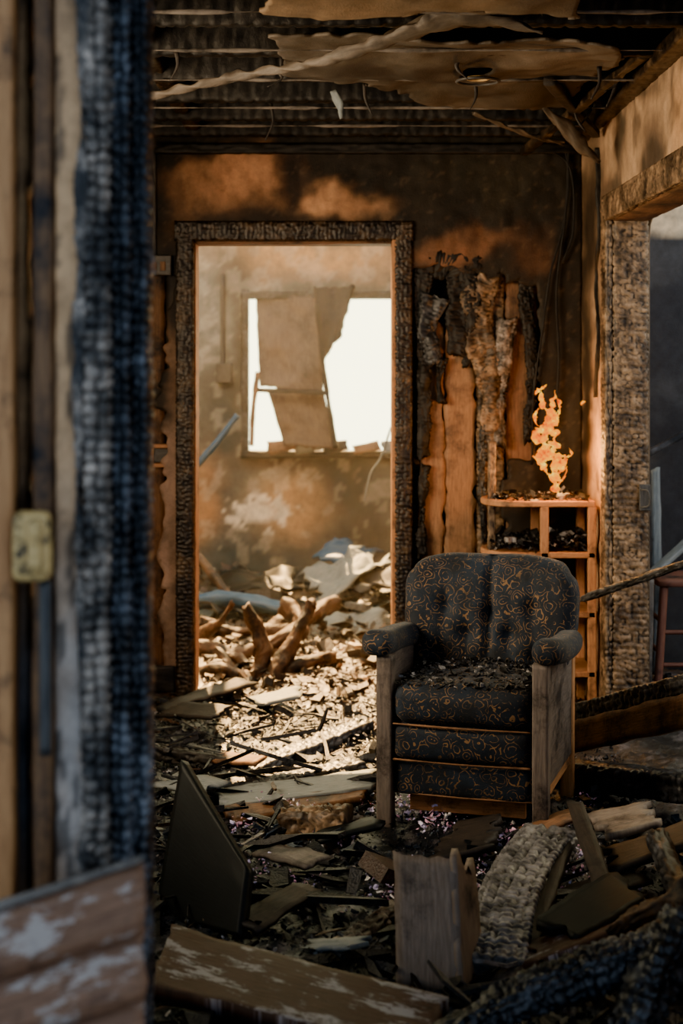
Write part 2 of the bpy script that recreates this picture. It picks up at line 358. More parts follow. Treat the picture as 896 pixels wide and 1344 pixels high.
for i,(u0,u1,v0,mt,dy) in enumerate([(536,551,330,'charblack',.02),(553,583,420,'tan',.03),(584,624,430,'tan',.035),(627,662,360,'charbrown',.015),(664,706,360,'tan_b',.035)]):
    x0=(u0-448)/290; x1=(u1-448)/290; zt=1.5-(v0-475)/290
    if mt.startswith('char'): tube('stud_%d'%i,[(( x0+x1)/2,XB+dy+.04,0),((x0+x1)/2,XB+dy+.04,zt)],x1-x0,.06,mt,g,up=(0,1,0),amp=.012,cell=.022,seg=.007,nr=36)
    else:
        slab('board_%d'%i,[(x0,XB+dy,0.02),(x0,XB+dy,zt),(x1,XB+dy,zt),(x1,XB+dy,0.02)],.012,mt,g,jag=.05,flip=True)
for i,(pts,w,mt) in enumerate([([(556,335),(552,420),(556,520),(553,600)],24,'charblack'),([(570,338),(600,350),(606,400),(598,465)],52,'charblack'),([(570,390),(562,440),(572,475)],32,'char'),([(620,345),(640,352),(652,372)],26,'charblack'),([(634,362),(628,430),(642,500),(646,600)],44,'charbrown'),([(664,420),(660,470),(652,520),(656,585)],26,'charbeige'),([(690,365),(698,470),(692,580)],22,'charblack'),([(634,560),(632,640),(634,712)],12,'char'),([(612,352),(620,400),(612,480)],20,'charblack'),([(556,610),(552,680),(554,730)],14,'charblack'),([(580,470),(576,500),(580,530)],14,'charblack')]):
    P=[Vector(((a-448)/290,XB-.002,1.5-(b-475)/290)) for a,b in pts]
    tube('char_scab_%d'%i,P,w/290,.03,mt,g,up=(0,1,0),sq=3.5,amp=.013,cell=.018,wob=.034,seg=.006,nr=40,taper=(1,.4),jag=.03)
sheet('wall_back_sheathing',(0,XB+.1,0),(1,0,0),(0,0,1),-1.6,1.085,0,2.84,.06,'plaster',lambda x,z:~((x>-.72)&(x<.30)&(z<2.11)),lambda a,b:np.tile(np.array([.02,.016,.013]),(len(a),1)),th=.01)
g=grp('wall_lath',(-1,XB+.05,1))
for i,(u0,u1,mt) in enumerate([(120,190,'tan_b'),(192,216,'tan_b'),(217,236,'dark_w')]):
    x0=(u0-448)/290; x1=(u1-448)/290
    slab('board_%d'%i,[(x0,XB+.04,0.02),(x0,XB+.04,1.93),(x1-.003,XB+.04,1.93),(x1-.003,XB+.04,0.02)],.012,mt,g,jag=.02,flip=True)
tube('trim_top',[(-1.5,XB-.03,2.46),(1.06,XB-.03,2.46)],.05,.045,'charblack',amp=.006,cell=.04,seg=.02)
# ---- door frame in back wall
g=grp('door_frame',(-.21,XB,0))
def jx(u): return (u-448)/290
tube('jamb_left',[(jx(243),XB-.01,0),(jx(243),XB-.01,2.13)],.075,.06,'chardoor',g,up=(0,1,0),amp=.010,cell=.019,seg=.006,nr=48,sq=7)
tube('jamb_right',[(jx(529),XB-.01,0),(jx(529),XB-.01,2.13)],.075,.06,'chardoor',g,up=(0,1,0),amp=.010,cell=.019,seg=.006,nr=48,sq=7)
tube('head',[(jx(230),XB-.012,2.09),(jx(541),XB-.012,2.09)],.06,.085,'chardoor',g,amp=.010,cell=.019,seg=.006,nr=48,sq=7)
bxo('stop_left',(jx(250),XB,0),(jx(257),XB+.16,2.06),'orange_w',g); bxo('stop_right',(jx(514),XB-.035,0),(jx(522),XB+.16,2.06),'orange_w',g)
bxo('stop_head',(jx(250),XB,2.035),(jx(521),XB+.16,2.06),'tan_b',g)
g=grp('wall_outlet',(jx(212),XB,1.08))
for a,b,c,d in ((197,583,228,588),(197,608,228,613),(197,583,201,613),(224,583,228,613)):
    bxo('frame',(jx(a),XB-.012,1.5-(d-475)/290),(jx(c),XB+.03,1.5-(b-475)/290),'orange_w',g,bev=.002)
bxo('socket',(jx(202),XB+.0,1.5-(607-475)/290),(jx(223),XB+.035,1.5-(589-475)/290),'metal',g,bev=.002)
g=grp('junction_box',(jx(210),XB-.03,1.93))
bxo('box',(jx(194),XB-.055,1.5-(362-475)/290),(jx(226),XB+.0,1.5-(336-475)/290),'metal',g); 
for k in (200,212): bxo('knockout',(jx(k),XB-.06,1.91),(jx(k+7),XB-.055,1.95),'tan_b',g,bev=.001)
tube('conduit_pipe',[(jx(203),XB-.03,1.97),(jx(203),XB-.03,2.45)],.022,.022,'metal',g,up=(0,1,0),sq=2,nr=12,seg=.05)
tube('baseboard_back',[(-1.5,XB-.02,.07),(jx(230),XB-.02,.07)],.03,.12,'dark_w',wob=.004,seg=.03)
# ---- right wall with wide opening
XR=1.085
def rw_col(y,z):
    u=448+F*XR/y; v=475-F*(z-1.5)/y
    c=blobs(u,v,(.46,.31,.175),[(772,300,18,140,(.04,.03,.022),.97),(764,520,9,240,(.03,.025,.02),.95),(782,430,6,40,(.46,.33,.21),.8),(812,175,10,60,(.05,.04,.03),.9),
      (852,205,14,60,(.04,.03,.025),.9),(800,250,20,25,(.07,.045,.03),.8),(885,150,14,60,(.52,.31,.14),.8),(835,120,30,12,(.04,.03,.02),.8),(785,870,20,80,(.15,.10,.07),.8)],31,14)
    return blend(c,ss(.5,.7,f2(y,z,6,4,14))*.6,(.05,.04,.03))
sheet('wall_right',(XR,0,0),(0,-1,0),(0,0,1),-7.14,-2.4,0,2.52,.02,'plaster',lambda a,z:~((-a<6.36)&(-a>4.6)&(z<2.08)),lambda a,b:rw_col(-a,b),lambda a,b:lump(a,b),th=.015)
sheet('wall_right_reverse',(XR+.15,0,0),(0,-1,0),(0,0,1),-7.27,-2.4,0,2.84,.05,'plaster',lambda a,z:~((-a<6.36)&(-a>4.6)&(z<2.08)),lambda a,b:rw_col(-a,b)*.4,None,th=.012)
g=grp('door_frame_side',(XR,6.3,0))
tube('jamb_far',[(XR+.075,6.34,0),(XR+.075,6.34,2.08)],.14,.06,'charbrown',g,up=(0,1,0),amp=.012,cell=.024,seg=.007,nr=60,sq=8)
tube('casing_far',[(XR-.012,6.37,0),(XR-.012,6.37,2.16)],.03,.11,'charbrown',g,up=(0,1,0),amp=.010,cell=.024,seg=.008,nr=44,sq=6)
tube('casing_head',[(XR-.012,6.42,2.12),(XR-.012,4.55,2.12)],.03,.10,'charbrown',g,amp=.010,cell=.024,seg=.008,nr=44,sq=6)
tube('jamb_head',[(XR+.075,6.38,2.085),(XR+.075,4.55,2.085)],.15,.04,'tan_b',g,amp=.004,cell=.04,seg=.02,nr=32)
tube('jamb_near',[(XR+.075,4.58,0),(XR+.075,4.58,2.08)],.15,.06,'charbrown',g,up=(0,1,0),amp=.01,cell=.03,seg=.012,nr=40)
bxo('strike_plate',(XR+.105,6.285,.905),(XR+.15,6.305,1.01),'metal',g)
tube('strike_hook',[(XR+.11,6.28,.99),(XR+.135,6.26,.985),(XR+.14,6.26,.93),(XR+.11,6.28,.92)],.008,.008,'metal',g,sq=2,nr=8,seg=.01)
tube('plaster_crack_edge',[(XR-.004,6.62,2.4),(XR-.004,6.58,2.05),(XR-.004,6.66,1.85),(XR-.004,6.6,1.6),(XR-.004,6.68,1.35)],.012,.03,'charblack',sq=3,wob=.012,seg=.01,nr=16,up=(1,0,0))
# ---- left wall (with an unseen opening added to let light in)
lwc=lambda a,b:blobs(a*200,b*200,(.12,.085,.055),[(700,300,300,160,(.03,.025,.02),.8)],3)
sheet('wall_left',(-1.6,0,0),(0,1,0),(0,0,1),2.4,7.10,0,2.84,.05,'plaster',lambda a,z:~((a>3.3)&(a<5.4)&(z>.8)&(z<2.2)),lwc,th=.02)
# ---- far room
YF=10.6; kf=F/YF
fx=lambda u:(u-448)/kf; fz=lambda v:1.5-(v-475)/kf
WX0,WX1,WZ0,WZ1=fx(322),fx(600),fz(592),fz(388)
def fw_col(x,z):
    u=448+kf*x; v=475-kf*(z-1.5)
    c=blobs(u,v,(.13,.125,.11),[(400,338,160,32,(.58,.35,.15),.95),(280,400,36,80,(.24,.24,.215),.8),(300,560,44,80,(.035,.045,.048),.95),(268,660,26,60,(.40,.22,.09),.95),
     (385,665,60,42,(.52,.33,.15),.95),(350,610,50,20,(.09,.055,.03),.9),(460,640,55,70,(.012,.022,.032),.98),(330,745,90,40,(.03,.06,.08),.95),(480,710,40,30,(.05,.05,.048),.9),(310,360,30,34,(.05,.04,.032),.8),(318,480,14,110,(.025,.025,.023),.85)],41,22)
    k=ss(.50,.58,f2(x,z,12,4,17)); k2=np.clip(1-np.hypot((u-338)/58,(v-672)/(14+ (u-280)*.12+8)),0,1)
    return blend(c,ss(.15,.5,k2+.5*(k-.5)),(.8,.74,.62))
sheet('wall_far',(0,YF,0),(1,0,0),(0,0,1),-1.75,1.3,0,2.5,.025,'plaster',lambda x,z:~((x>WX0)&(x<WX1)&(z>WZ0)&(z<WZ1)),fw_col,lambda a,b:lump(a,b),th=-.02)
sheet('wall_far_left',(-1.75,0,0),(0,1,0),(0,0,1),7.27,10.6,0,2.5,.05,'plaster',None,lambda a,b:np.tile(np.array([.3,.22,.14]),(len(a),1)),th=.02)
sheet('wall_far_right',(1.3,0,0),(0,1,0),(0,0,1),7.4,10.6,0,2.5,.05,'plaster',None,lambda a,b:np.tile(np.array([.3,.20,.12]),(len(a),1)),th=.02)
g=grp('window_1',((WX0+WX1)/2,YF,WZ0))
tube('frame_left',[(WX0,YF-.02,WZ0-.04),(WX0,YF-.02,WZ1+.04)],.05,.07,'char',g,up=(0,1,0),amp=.005,seg=.02)
tube('frame_right',[(WX1,YF-.02,WZ0-.04),(WX1,YF-.02,WZ1+.04)],.06,.07,'char',g,up=(0,1,0),amp=.005,seg=.02)
tube('frame_top',[(WX0-.03,YF-.02,WZ1),(WX1+.03,YF-.02,WZ1)],.07,.05,'char',g,amp=.005,seg=.02)
tube('frame_bottom',[(WX0-.03,YF-.03,WZ0-.02),(WX1+.03,YF-.03,WZ0-.02)],.10,.05,'dark_w',g,amp=.005,seg=.02)
slab('hanging_board_upper',[S(336,390,YF-.03),S(340,506,YF-.18),S(424,518,YF-.22),S(418,390,YF-.06)],.02,'panelb',g,jag=.01,wave=.03)
slab('hanging_board_lower',[S(352,515,YF-.15),S(372,584,YF-.2),S(442,590,YF-.22),S(424,512,YF-.18)],.02,'panelb',g,jag=.01,wave=.02)
slab('torn_flap',[S(412,378,YF-.05),S(424,472,YF-.25),S(446,440,YF-.2),S(465,374,YF-.05)],.02,'dark_w',g,jag=.02,wave=.03)
tube('broken_rail',[S(416,395,YF-.25),S(424,480,YF-.27),S(440,588,YF-.27)],.03,.03,'charblack',g,up=(0,1,0),wob=.01,seg=.02)
tube('broken_batten',[S(338,512,YF-.24),S(432,516,YF-.27)],.03,.03,'dark_w',g,wob=.008,seg=.02)
tube('torn_slat',[S(338,488,YF-.1),S(332,540,YF-.1),S(330,585,YF-.05)],.03,.02,'tan',g,up=(0,1,0),wob=.01,seg=.02)
for i,u in enumerate((350,385,420,462,500)):
    slab('sill_shard_%d'%i,[S(u,580+i%2*6,YF-.1),S(u+34,578,YF-.1),S(u+38,590,YF-.12),S(u+4,597,YF-.12)],.015,['tan','sheet','dark_w'][i%3],g,jag=.01,wave=.02)
g=grp('wall_pipe',(fx(293),YF-.05,1.5))
tube('pipe',[(fx(293),YF-.05,fz(500)),(fx(293),YF-.05,fz(360))],.03,.03,'metal',g,up=(0,1,0),sq=2,nr=12,seg=.1)
bxo('switch_box',(fx(285),YF-.08,fz(502)),(fx(305),YF,fz(477)),'metal',g)
tube('hanging_cable_far',[S(259,610,9.6),S(285,580,9.6),S(312,545,9.6)],.05,.04,'blue',sq=2,nr=16,wob=.01)
tube('hanging_cable_far.001',[S(513,560,9.8),S(500,600,9.8),S(486,622,9.8),S(478,658,9.8)],.022,.012,'sheet',sq=2,nr=12,wob=.006)
g=grp('burnt_rafters',(0,9,2.55))
for i,x in enumerate((-1.5,-.9,.2,.9)):
    tube('rafter_%d'%i,[(x,7.3,2.56),(x+.05,10.6,2.56)],.05,.12,'charblack',g,amp=.01,cell=.05,seg=.03,nr=24)
# ---- side room seen through the right opening
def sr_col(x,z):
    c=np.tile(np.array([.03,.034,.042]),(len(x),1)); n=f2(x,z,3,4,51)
    c=blend(c,ss(.45,.7,n)*.7,(.075,.082,.09)); return blend(c,ss(2.09,2.13,z+(f2(x,z,10,3,2)-.5)*.03),(.80,.68,.46))  # cream band at the top: lit wall head put into the colour
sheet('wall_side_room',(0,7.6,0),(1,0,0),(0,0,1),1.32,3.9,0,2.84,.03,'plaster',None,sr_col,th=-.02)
sheet('wall_side_room_end',(3.9,0,0),(0,1,0),(0,0,1),3.0,7.6,0,2.6,.1,'plaster',lambda a,z:~((a>4)&(a<6)&(z>.9)&(z<2.1)),lambda a,b:np.tile(np.array([.3,.26,.22]),(len(a),1)),th=.02)
# ---- front-left wall in the foreground (burnt entrance)
def fl_col(x,z):
    c=blobs(x*860+448,475-(z-1.5)*860,(.38,.23,.125),[(0,250,60,320,(.70,.43,.22),.85),(90,900,60,300,(.42,.34,.28),.8),(95,350,40,420,(.70,.43,.22),.85),(10,1000,60,200,(.10,.115,.14),.9),(100,1000,20,200,(.5,.46,.43),.6)],61,30)
    return blend(c,ss(.56,.66,f2(x*3,z,14,4,66))*.7,(.03,.027,.025))
YN=2.4; nx=lambda u:(u-448)/860; nz=lambda v:1.5-(v-475)/860
sheet('wall_front_left',(0,YN+.03,0),(1,0,0),(0,0,1),-2.2,nx(28),0,2.6,.02,'plaster',None,fl_col,lambda a,b:(f2(a,b,20,4,5)-.5)*.02,th=.10)
g=grp('entrance_door_jamb',(nx(90),YN,0))
sheet('casing_panel',(0,YN-.02,0),(1,0,0),(0,0,1),nx(76),nx(124),0,2.6,.006,'plaster',lambda x,z:(x<nx(114)+(f2(x,z,9,3,7)-.5)*.05),fl_col,lambda a,b:(f2(a,b,30,4,5)-.5)*.012,th=.03,parent=g)
tube('casing_rod',[(nx(60),YN-.01,0),(nx(60),YN-.01,2.6)],.034,.04,'tan_b',g,up=(0,1,0),sq=3,wob=.004,seg=.02)
tube('casing_left',[(nx(8),YN-.01,0),(nx(8),YN-.01,2.6)],.035,.05,'orange_w',g,up=(0,1,0),sq=6,wob=.003,seg=.02)
tube('char_stud_a',[(nx(130),YN,0),(nx(130),YN,2.6)],.034,.07,'charbeige',g,up=(0,1,0),sq=5,amp=.014,cell=.019,seg=.0035,nr=60,wob=.010,jit=.5,warp=.4)
tube('char_stud_b',[(nx(159),YN+.03,0),(nx(159),YN+.03,2.6)],.026,.08,'charblue',g,up=(0,1,0),sq=5,amp=.013,cell=.018,seg=.0035,nr=60,wob=.008,jit=.5,warp=.4)
tube('char_stud_c',[(nx(181),YN+.06,0),(nx(181),YN+.06,2.6)],.020,.08,'charblue',g,up=(0,1,0),sq=5,amp=.011,cell=.017,seg=.0035,nr=60,wob=.006,jit=.5,warp=.4)
tube('char_stud_back',[(nx(100),YN+.09,0),(nx(100),YN+.09,2.6)],.16,.05,'charblack',g,up=(0,1,0),amp=.008,cell=.04,seg=.02)
tube('peeling_edge',[(nx(112),YN-.03,.2),(nx(118),YN-.03,.9),(nx(108),YN-.03,1.3),(nx(116),YN-.03,2.2),(nx(110),YN-.03,2.6)],.014,.012,'charbeige',g,up=(0,1,0),sq=3,amp=.006,cell=.012,wob=.014,seg=.005,nr=20)
g=grp('door_latch',(nx(52),YN-.05,1.22))
rbox('latch_body',(nx(53),YN-.06,nz(710)),(.058,.04,.104),.012,'brass',g,n=8,wr=.004,local=False)
rbox('latch_lip',(nx(60),YN-.082,nz(708)),(.02,.02,.08),.006,'brass',g,n=4,wr=.001,local=False)
tube('latch_bolt',[(nx(68),YN-.05,nz(755)),(nx(68),YN-.05,nz(980))],.018,.014,'metal',g,up=(0,1,0),sq=3,nr=12)
g=grp('fallen_siding',(nx(60),2.2,.5))
for i in range(4):
    a0=1190+i*84; a1=1128+i*88
    slab('lap_board_%d'%i,[S(-60,a0+20,2.16-i*.004),S(187,a1,2.25-i*.004),S(186,a1+96,2.23-i*.01),S(-60,a0+112,2.14-i*.01)],.02,'siding',g,jag=.006,wave=.002,flip=False)
    tube('paint_edge_%d'%i,[S(-60,a0+18,2.14),S(187,a1-1,2.225)],.012,.012,'grey_w',g,sq=4,wob=.002,nr=12)
tube('support_stud',[(nx(90),2.3,0),(nx(90),2.3,.72)],.08,.05,'char',g,up=(0,1,0),amp=.01,cell=.03)

# ================================================================ CEILING
sheet('ceiling',(0,0,2.85),(1,0,0),(0,-1,0),-1.7,1.3,-7.3,-1.6,.08,'plaster',None,lambda a,b:np.tile(np.array([.008,.007,.006]),(len(a),1)),th=.02)
g=grp('ceiling_joists',(0,5.5,2.55))
for i,y in enumerate(np.arange(3.78,7.1,.46)):
    tube('joist_%d'%i,[(-1.6,y,2.58),(1.08,y+.01,2.58)],.045,.15,'charblack',g,amp=.010,cell=.045,seg=.012,nr=32,sq=7)
tube('cross_beam',[(-.66,4.0,2.60),(-.66,7.05,2.60)],.06,.14,'chardoor',g,amp=.01,cell=.04,seg=.015)
for i,(y,z) in enumerate([(4.45,2.49),(5.0,2.49),(5.5,2.485),(6.1,2.485),(6.6,2.49)]):
    tube('lath_%d'%i,[(-1.6,y,z),(1.05,y,z)],.012,.007,'grey_w',g,wob=.008,seg=.02,nr=12)
tube('side_plate',[(XR-.03,4.0,2.50),(XR-.03,7.1,2.50)],.07,.05,'chardoor',g,amp=.006,cell=.03,seg=.015)
tube('broken_brace',[(.74,5.6,2.50),(1.05,6.5,2.44)],.04,.03,'dark_w',g,wob=.01); tube('broken_brace_b',[(1.0,5.2,2.52),(.8,6.9,2.42)],.035,.03,'chardoor',g,wob=.01)
tube('hanging_stud',[(-.93,6.0,2.62),(-.90,6.05,2.28)],.05,.05,'charbrown',g,up=(0,1,0),amp=.008,cell=.03,jag=.02)
for i in range(16):
    x=-1.0+2.0*random.random(); y=4.6+2.2*random.random(); L=.04+.12*random.random()
    tube('hanging_splinter_%d'%i,[(x,y,2.51),(x+.02*random.uniform(-1,1),y,2.51-L*.5),(x+.05*random.uniform(-1,1),y,2.51-L)],.012,.005,'dark_w',g,up=(0,1,0),wob=.004,seg=.01,nr=8,taper=(1.3,.3))
fxh=(627-448)/F*5.3
def cp_keep(x,a):
    y=-a; u=448+F*x/y; v=475-F*.97/y
    n=(f2(x,y,6,4,11)-.5)*60; n2=(f2(x,y,25,3,12)-.5)*14
    top=68+n2*.4; bot=np.interp(u,[270,360,470,560,650,740,800,830],[96,106,116,138,146,140,108,86])+n*.3+n2*.6
    p1=(u>360+n)&(u<815+n*.2)&(v>top)&(v<bot)
    hole=(np.hypot(x-fxh,y-5.3)<.055)
    p2=(u>345+n)&(u<750+n)&(v<22+n2)
    return (p1&~hole)|p2
cpc=lambda a,b:blobs(a*300,-b*300,(.115,.095,.073),[(60,1600,120,60,(.028,.022,.018),.9),(230,1560,80,60,(.17,.135,.10),.8),(150,1720,130,40,(.035,.03,.024),.8),(0,1300,120,60,(.26,.17,.085),.8),(250,1780,90,50,(.03,.025,.02),.8),(130,1500,60,60,(.035,.028,.022),.6)],71,60)
sheet('ceiling_board_remnant',(0,0,2.47),(1,0,0),(0,-1,0),-.9,1.0,-6.3,-4.1,.0125,'plaster',cp_keep,cpc,lambda a,b:-.02+(f2(a,b,3,3,15)-.5)*.10,th=.010)
g=grp('ceiling_light_ring',(fxh,5.3,2.44))
an=np.linspace(0,2*math.pi,25); tube('ring',[(fxh+.07*math.cos(t),5.3+.07*math.sin(t),2.445) for t in an],.014,.01,'metal',g,sq=2,nr=10)
tube('ring_inner',[(fxh+.035*math.cos(t),5.3+.035*math.sin(t),2.455) for t in an],.012,.01,'brass',g,sq=2,nr=10)
def ribbon(name,pts,ws,mat,n=8,curl=.3,parent=None,th=.006,tw=2.0):
    P,s=resample(pts,.012); m=len(P); w=np.interp(np.linspace(0,1,m),np.linspace(0,1,len(ws)),ws)
    T=np.gradient(P,axis=0); T/=np.linalg.norm(T,axis=1)[:,None]
    sd=random.randint(0,999); rr=(f2(s,s*0,2.5,3,sd)-.5)*tw+.5
    jl=(f2(s,s*0,25,3,sd+1)-.5)*.5; jr=(f2(s,s*0,25,3,sd+2)-.5)*.5
    side=np.cross(T,[0,0,1]); side/=np.linalg.norm(side,axis=1)[:,None]; U=np.cross(side,T)
    V=[];Gv=[]
    for i in range(m):
        for k in range(n+1):
            t=(k/n-.5); a=rr[i]; d=side[i]*math.cos(a)+U[i]*math.sin(a); nn=U[i]*math.cos(a)-side[i]*math.sin(a)
            e=jl[i]*(k==0)+jr[i]*(k==n)
            V.append(P[i]+d*(t+e)*w[i]+nn*(curl*w[i]*(t*t*4)+.004*math.sin(s[i]*60+k))); Gv.append((s[i],t*w[i],0))
    fs=[(i*(n+1)+k,(i+1)*(n+1)+k,(i+1)*(n+1)+k+1,i*(n+1)+k+1) for i in range(m-1) for k in range(n)]
    ob=mk(name,V,fs,mat,parent,True,None,None,Gv); q=ob.modifiers.new('s','SOLIDIFY'); q.thickness=th; return ob
ribbon('torn_ceiling_strip',[S(192,132,5.0),S(330,102,4.9),S(440,82,4.7),S(540,52,4.6),S(620,34,4.5),S(712,44,4.45)],[.03,.04,.03,.06,.12,.01],'pale',curl=.5,tw=3)
ribbon('torn_ceiling_strip.001',[S(712,143,6.0),S(735,168,6.05),S(760,198,6.1),S(786,214,6.15)],[.02,.06,.08,.01],'pale',curl=.5)
ribbon('torn_ceiling_strip.002',[S(620,150,6.4),S(690,178,6.5),S(740,190,6.6)],[.02,.03,.02],'pale')
ribbon('torn_ceiling_scrap',[S(434,120,5.9),S(440,138,5.9),S(447,156,5.9)],[.02,.06,.01],'sheet',curl=.5)
g=grp('hanging_cables',(.9,7.0,2))
for i,pts in enumerate([[(741,190),(746,240),(738,300),(722,360),(712,430),(700,520),(698,610)],[(746,190),(742,280),(730,380),(733,470),(728,560)],[(690,190),(745,215),(752,300),(738,345)]]):
    tube('cable_%d'%i,[S(a,b,XB-.05) for a,b in pts],.010,.010,'wire',g,sq=2,nr=8,up=(0,1,0),seg=.03)
tube('hanging_wire_left',[S(203,245,7.0),S(196,200,7.0),S(210,190,7.0)],.008,.008,'wire',sq=2,nr=8,up=(0,1,0))

# ================================================================ ARMCHAIR
ch=grp('armchair',(.462,5.25,.0),math.radians(-17))
for sx,nm in ((-1,'left'),(1,'right')):
    tube('front_post_'+nm,[(sx*.252,-.27,-.01),(sx*.252,-.27,.30),(sx*.252,-.268,.555)],.052,.05,'post',ch,up=(0,1,0),sq=10,wob=.0015,local=True)
    tube('back_leg_'+nm,[(sx*.25,.27,-.01),(sx*.255,.24,.2),(sx*.255,.25,.5)],.045,.045,'orange_w',ch,up=(0,1,0),sq=8,local=True)
    bxo('side_panel_'+nm,(sx*.262-.009,-.25,.16),(sx*.262+.009,.25,.56),'post',ch,local=True)
    bxo('side_rail_'+nm,(sx*.25-.014,-.25,.12),(sx*.25+.014,.25,.19),'orange_w',ch,local=True)
    def armf(P,V):
        P=P.copy(); P[:,2]+=-.03*((V[:,1]+1)/2)**1.5+.012*np.exp(-((V[:,1]+.8)/.25)**2); P[:,0]*=1-.15*(V[:,1]+1)/2; P[:,0]+=sx*.015*(1-V[:,1]**2); return P
    rbox('arm_pad_'+nm,(sx*.272,-.07,.585),(.105,.50,.08),.038,'fabric',ch,fn=armf,wr=.003)
rbox('seat_cushion',(0,-.05,.405),(.455,.50,.13),.045,'fabric',ch,n=18,bulge=(.012,.022),wr=.008)
rbox('seat_base_upper',(0,-.045,.285),(.455,.50,.125),.035,'fabric',ch,n=16,bulge=(.010,0),wr=.006)
rbox('seat_base_lower',(0,-.03,.17),(.455,.49,.12),.02,'fabric',ch,n=14,bulge=(.004,0),wr=.005)
for z,y in ((.343,-.298),(.228,-.292),(.118,-.272)):
    tube('piping',[(-.222,y+.006,z),(0,y-.006,z),(.222,y+.006,z)],.007,.007,'tan_b',ch,sq=2,nr=10,wob=.002,local=True)
bxo('front_apron',(-.19,-.2,.045),(.19,-.18,.115),'orange_w',ch,local=True)
bxo('rear_stretcher',(-.24,.24,.07),(.24,.262,.14),'orange_w',ch,local=True)
def backf(P,V):
    P=P.copy(); x=V[:,0]; z=V[:,2]
    sc=.86+.14*ss(-1,.1,z); P[:,0]*=sc
    P[:,2]-=.045*np.abs(x)**4*(z>-.2)*ss(-.2,1,z); P[:,0]*=1-.04*ss(.55,1,z)
    P[:,1]-=.05*x**2
    fr=(V[:,1]<-.5)
    dip=.026*np.exp(-(P[:,0]/.011)**2)*ss(-.9,-.3,z)
    for bx,bz in ((-.15,.04),(.15,.04),(-.075,-.05),(.075,-.05),(-.16,-.12),(.16,-.12),(0,.02)):
        d=np.hypot(P[:,0]-bx,P[:,2]-bz); dip=dip+.024*np.exp(-(d/.030)**2)
        dip=dip+.010*np.exp(-((P[:,0]-bx)/.012)**2)*np.exp(-((P[:,2]-bz)/.09)**2)
    P[:,1]+=np.where(fr,dip*.9,0); return P
rbox('back_rest',(0,.225,.605),(.60,.15,.455),.06,'fabric',ch,n=46,bulge=(.028,0),fn=backf,wr=.006,rx=math.radians(-9))
for bx,bz in ((-.15,.04),(.15,.04),(-.075,-.05),(.075,-.05)):
    rbox('button',(bx,.155+bz*.1-.0,.61+bz),(.016,.012,.016),.006,'fabric',ch,n=3,wr=0)
PALB=[((.008,.008,.009),7),((.03,.03,.032),3),((.36,.35,.35),1.8)]
shards('ash_on_seat',3400,(-.215,.215),(-.28,.16),lambda x,y:.466+.018*(1-(x/.23)**2)*(1-(y/.28)**2),(.003,.022),PALB,5,parent=ch,local=True,tilt=.35,lift=.012)
# ================================================================ SHELF + FLAME
g=grp('shelf_unit',(.87,6.78,0))
for i,z in enumerate((.915,.70,.45,.2)):
    if i<2:
        pts=[(1.065,6.6),(1.065,6.96),(.72,6.96)]+[(.72-.12*math.sin(t),6.78+.18*math.cos(t)) for t in np.linspace(.15,math.pi-.15,12)]+[(.72,6.6)]
    else: pts=[(1.065,6.6),(1.065,6.96),(.83,6.96),(.83,6.6)]
    k=len(pts); V=[(x,y,z-.024) for x,y in pts]+[(x,y,z) for x,y in pts]
    fs=[tuple(range(k)),tuple(range(2*k-1,k-1,-1))]+[(j,j+k,(j+1)%k+k,(j+1)%k) for j in range(k)]
    ob=mk('shelf_%d'%i,V,fs,'orange_w',g,False); b=ob.modifiers.new('b','BEVEL'); b.width=.003
for i,(x,y) in enumerate(((.835,6.6),(1.035,6.6),(.835,6.92),(1.035,6.92))):
    bxo('post_%d'%i,(x,y,0),(x+.035,y+.035,.892),'orange_w',g)
tube('charred_leg',[(.64,6.72,0),(.64,6.72,.69),(.645,6.75,1.16)],.03,.03,'charbrown',g,up=(0,1,0),amp=.006,cell=.02)
shards('ash_on_shelf',500,(.64,1.05),(6.62,6.94),lambda x,y:x*0+.916,(.006,.04),PALB,15,parent=g,tilt=.4,lift=.02)
shards('ash_on_shelf_lower',900,(.63,1.05),(6.62,6.94),lambda x,y:x*0+.702+.03*f2(x,y,9,3,4),(.008,.05),PALB,16,parent=g,tilt=.5,lift=.04)
g=grp('flame',(.895,6.75,.93))
def tongue(i,pts,ws):
    P=[S(a,b,6.75+.01*(i%3)) for a,b in pts]; P,s=resample(P,.003); m=len(P); w=np.interp(np.linspace(0,1,m),np.linspace(0,1,len(ws)),ws)/306/2*.8
    w=w*(.25+1.3*ss(.25,.75,f2(s,s*0,60,3,i)))
    n=12; V=[];T=np.gradient(P,axis=0); T/=np.linalg.norm(T,axis=1)[:,None]; sd=np.cross(T,[0,1,0])
    ox=(f2(s,s*0+3,50,3,i+20)-.5)*.02
    for q in range(m):
        for k in range(n):
            a=2*math.pi*k/n; V.append(P[q]+sd[q]*(w[q]*math.cos(a)+ox[q])+np.array([0,1,0])*w[q]*.6*math.sin(a))
    fs=[(q*n+k,q*n+(k+1)%n,(q+1)*n+(k+1)%n,(q+1)*n+k) for q in range(m-1) for k in range(n)]
    mk('tongue_%d'%i,V,fs,'flame',g)
tongue(0,[(738,656),(727,632),(735,614),(722,598),(714,574),(726,548),(712,532),(710,506)],[3,12,16,14,10,14,8,1])
tongue(1,[(722,625),(706,606),(714,588),(704,572),(714,556),(724,532),(728,512)],[1,11,12,13,8,7,1])
tongue(2,[(724,618),(738,610),(730,598),(748,600),(747,588)],[6,15,12,9,1])
tongue(3,[(698,600),(712,604),(724,590),(728,572),(718,552),(732,538)],[1,11,15,10,12,1])
tongue(4,[(702,518),(709,511),(717,504)],[1,9,1]); tongue(5,[(764,532),(765,526)],[3,4])
tongue(6,[(732,642),(718,620),(704,592)],[3,8,1]); tongue(7,[(728,518),(734,531),(730,548)],[1,6,1])
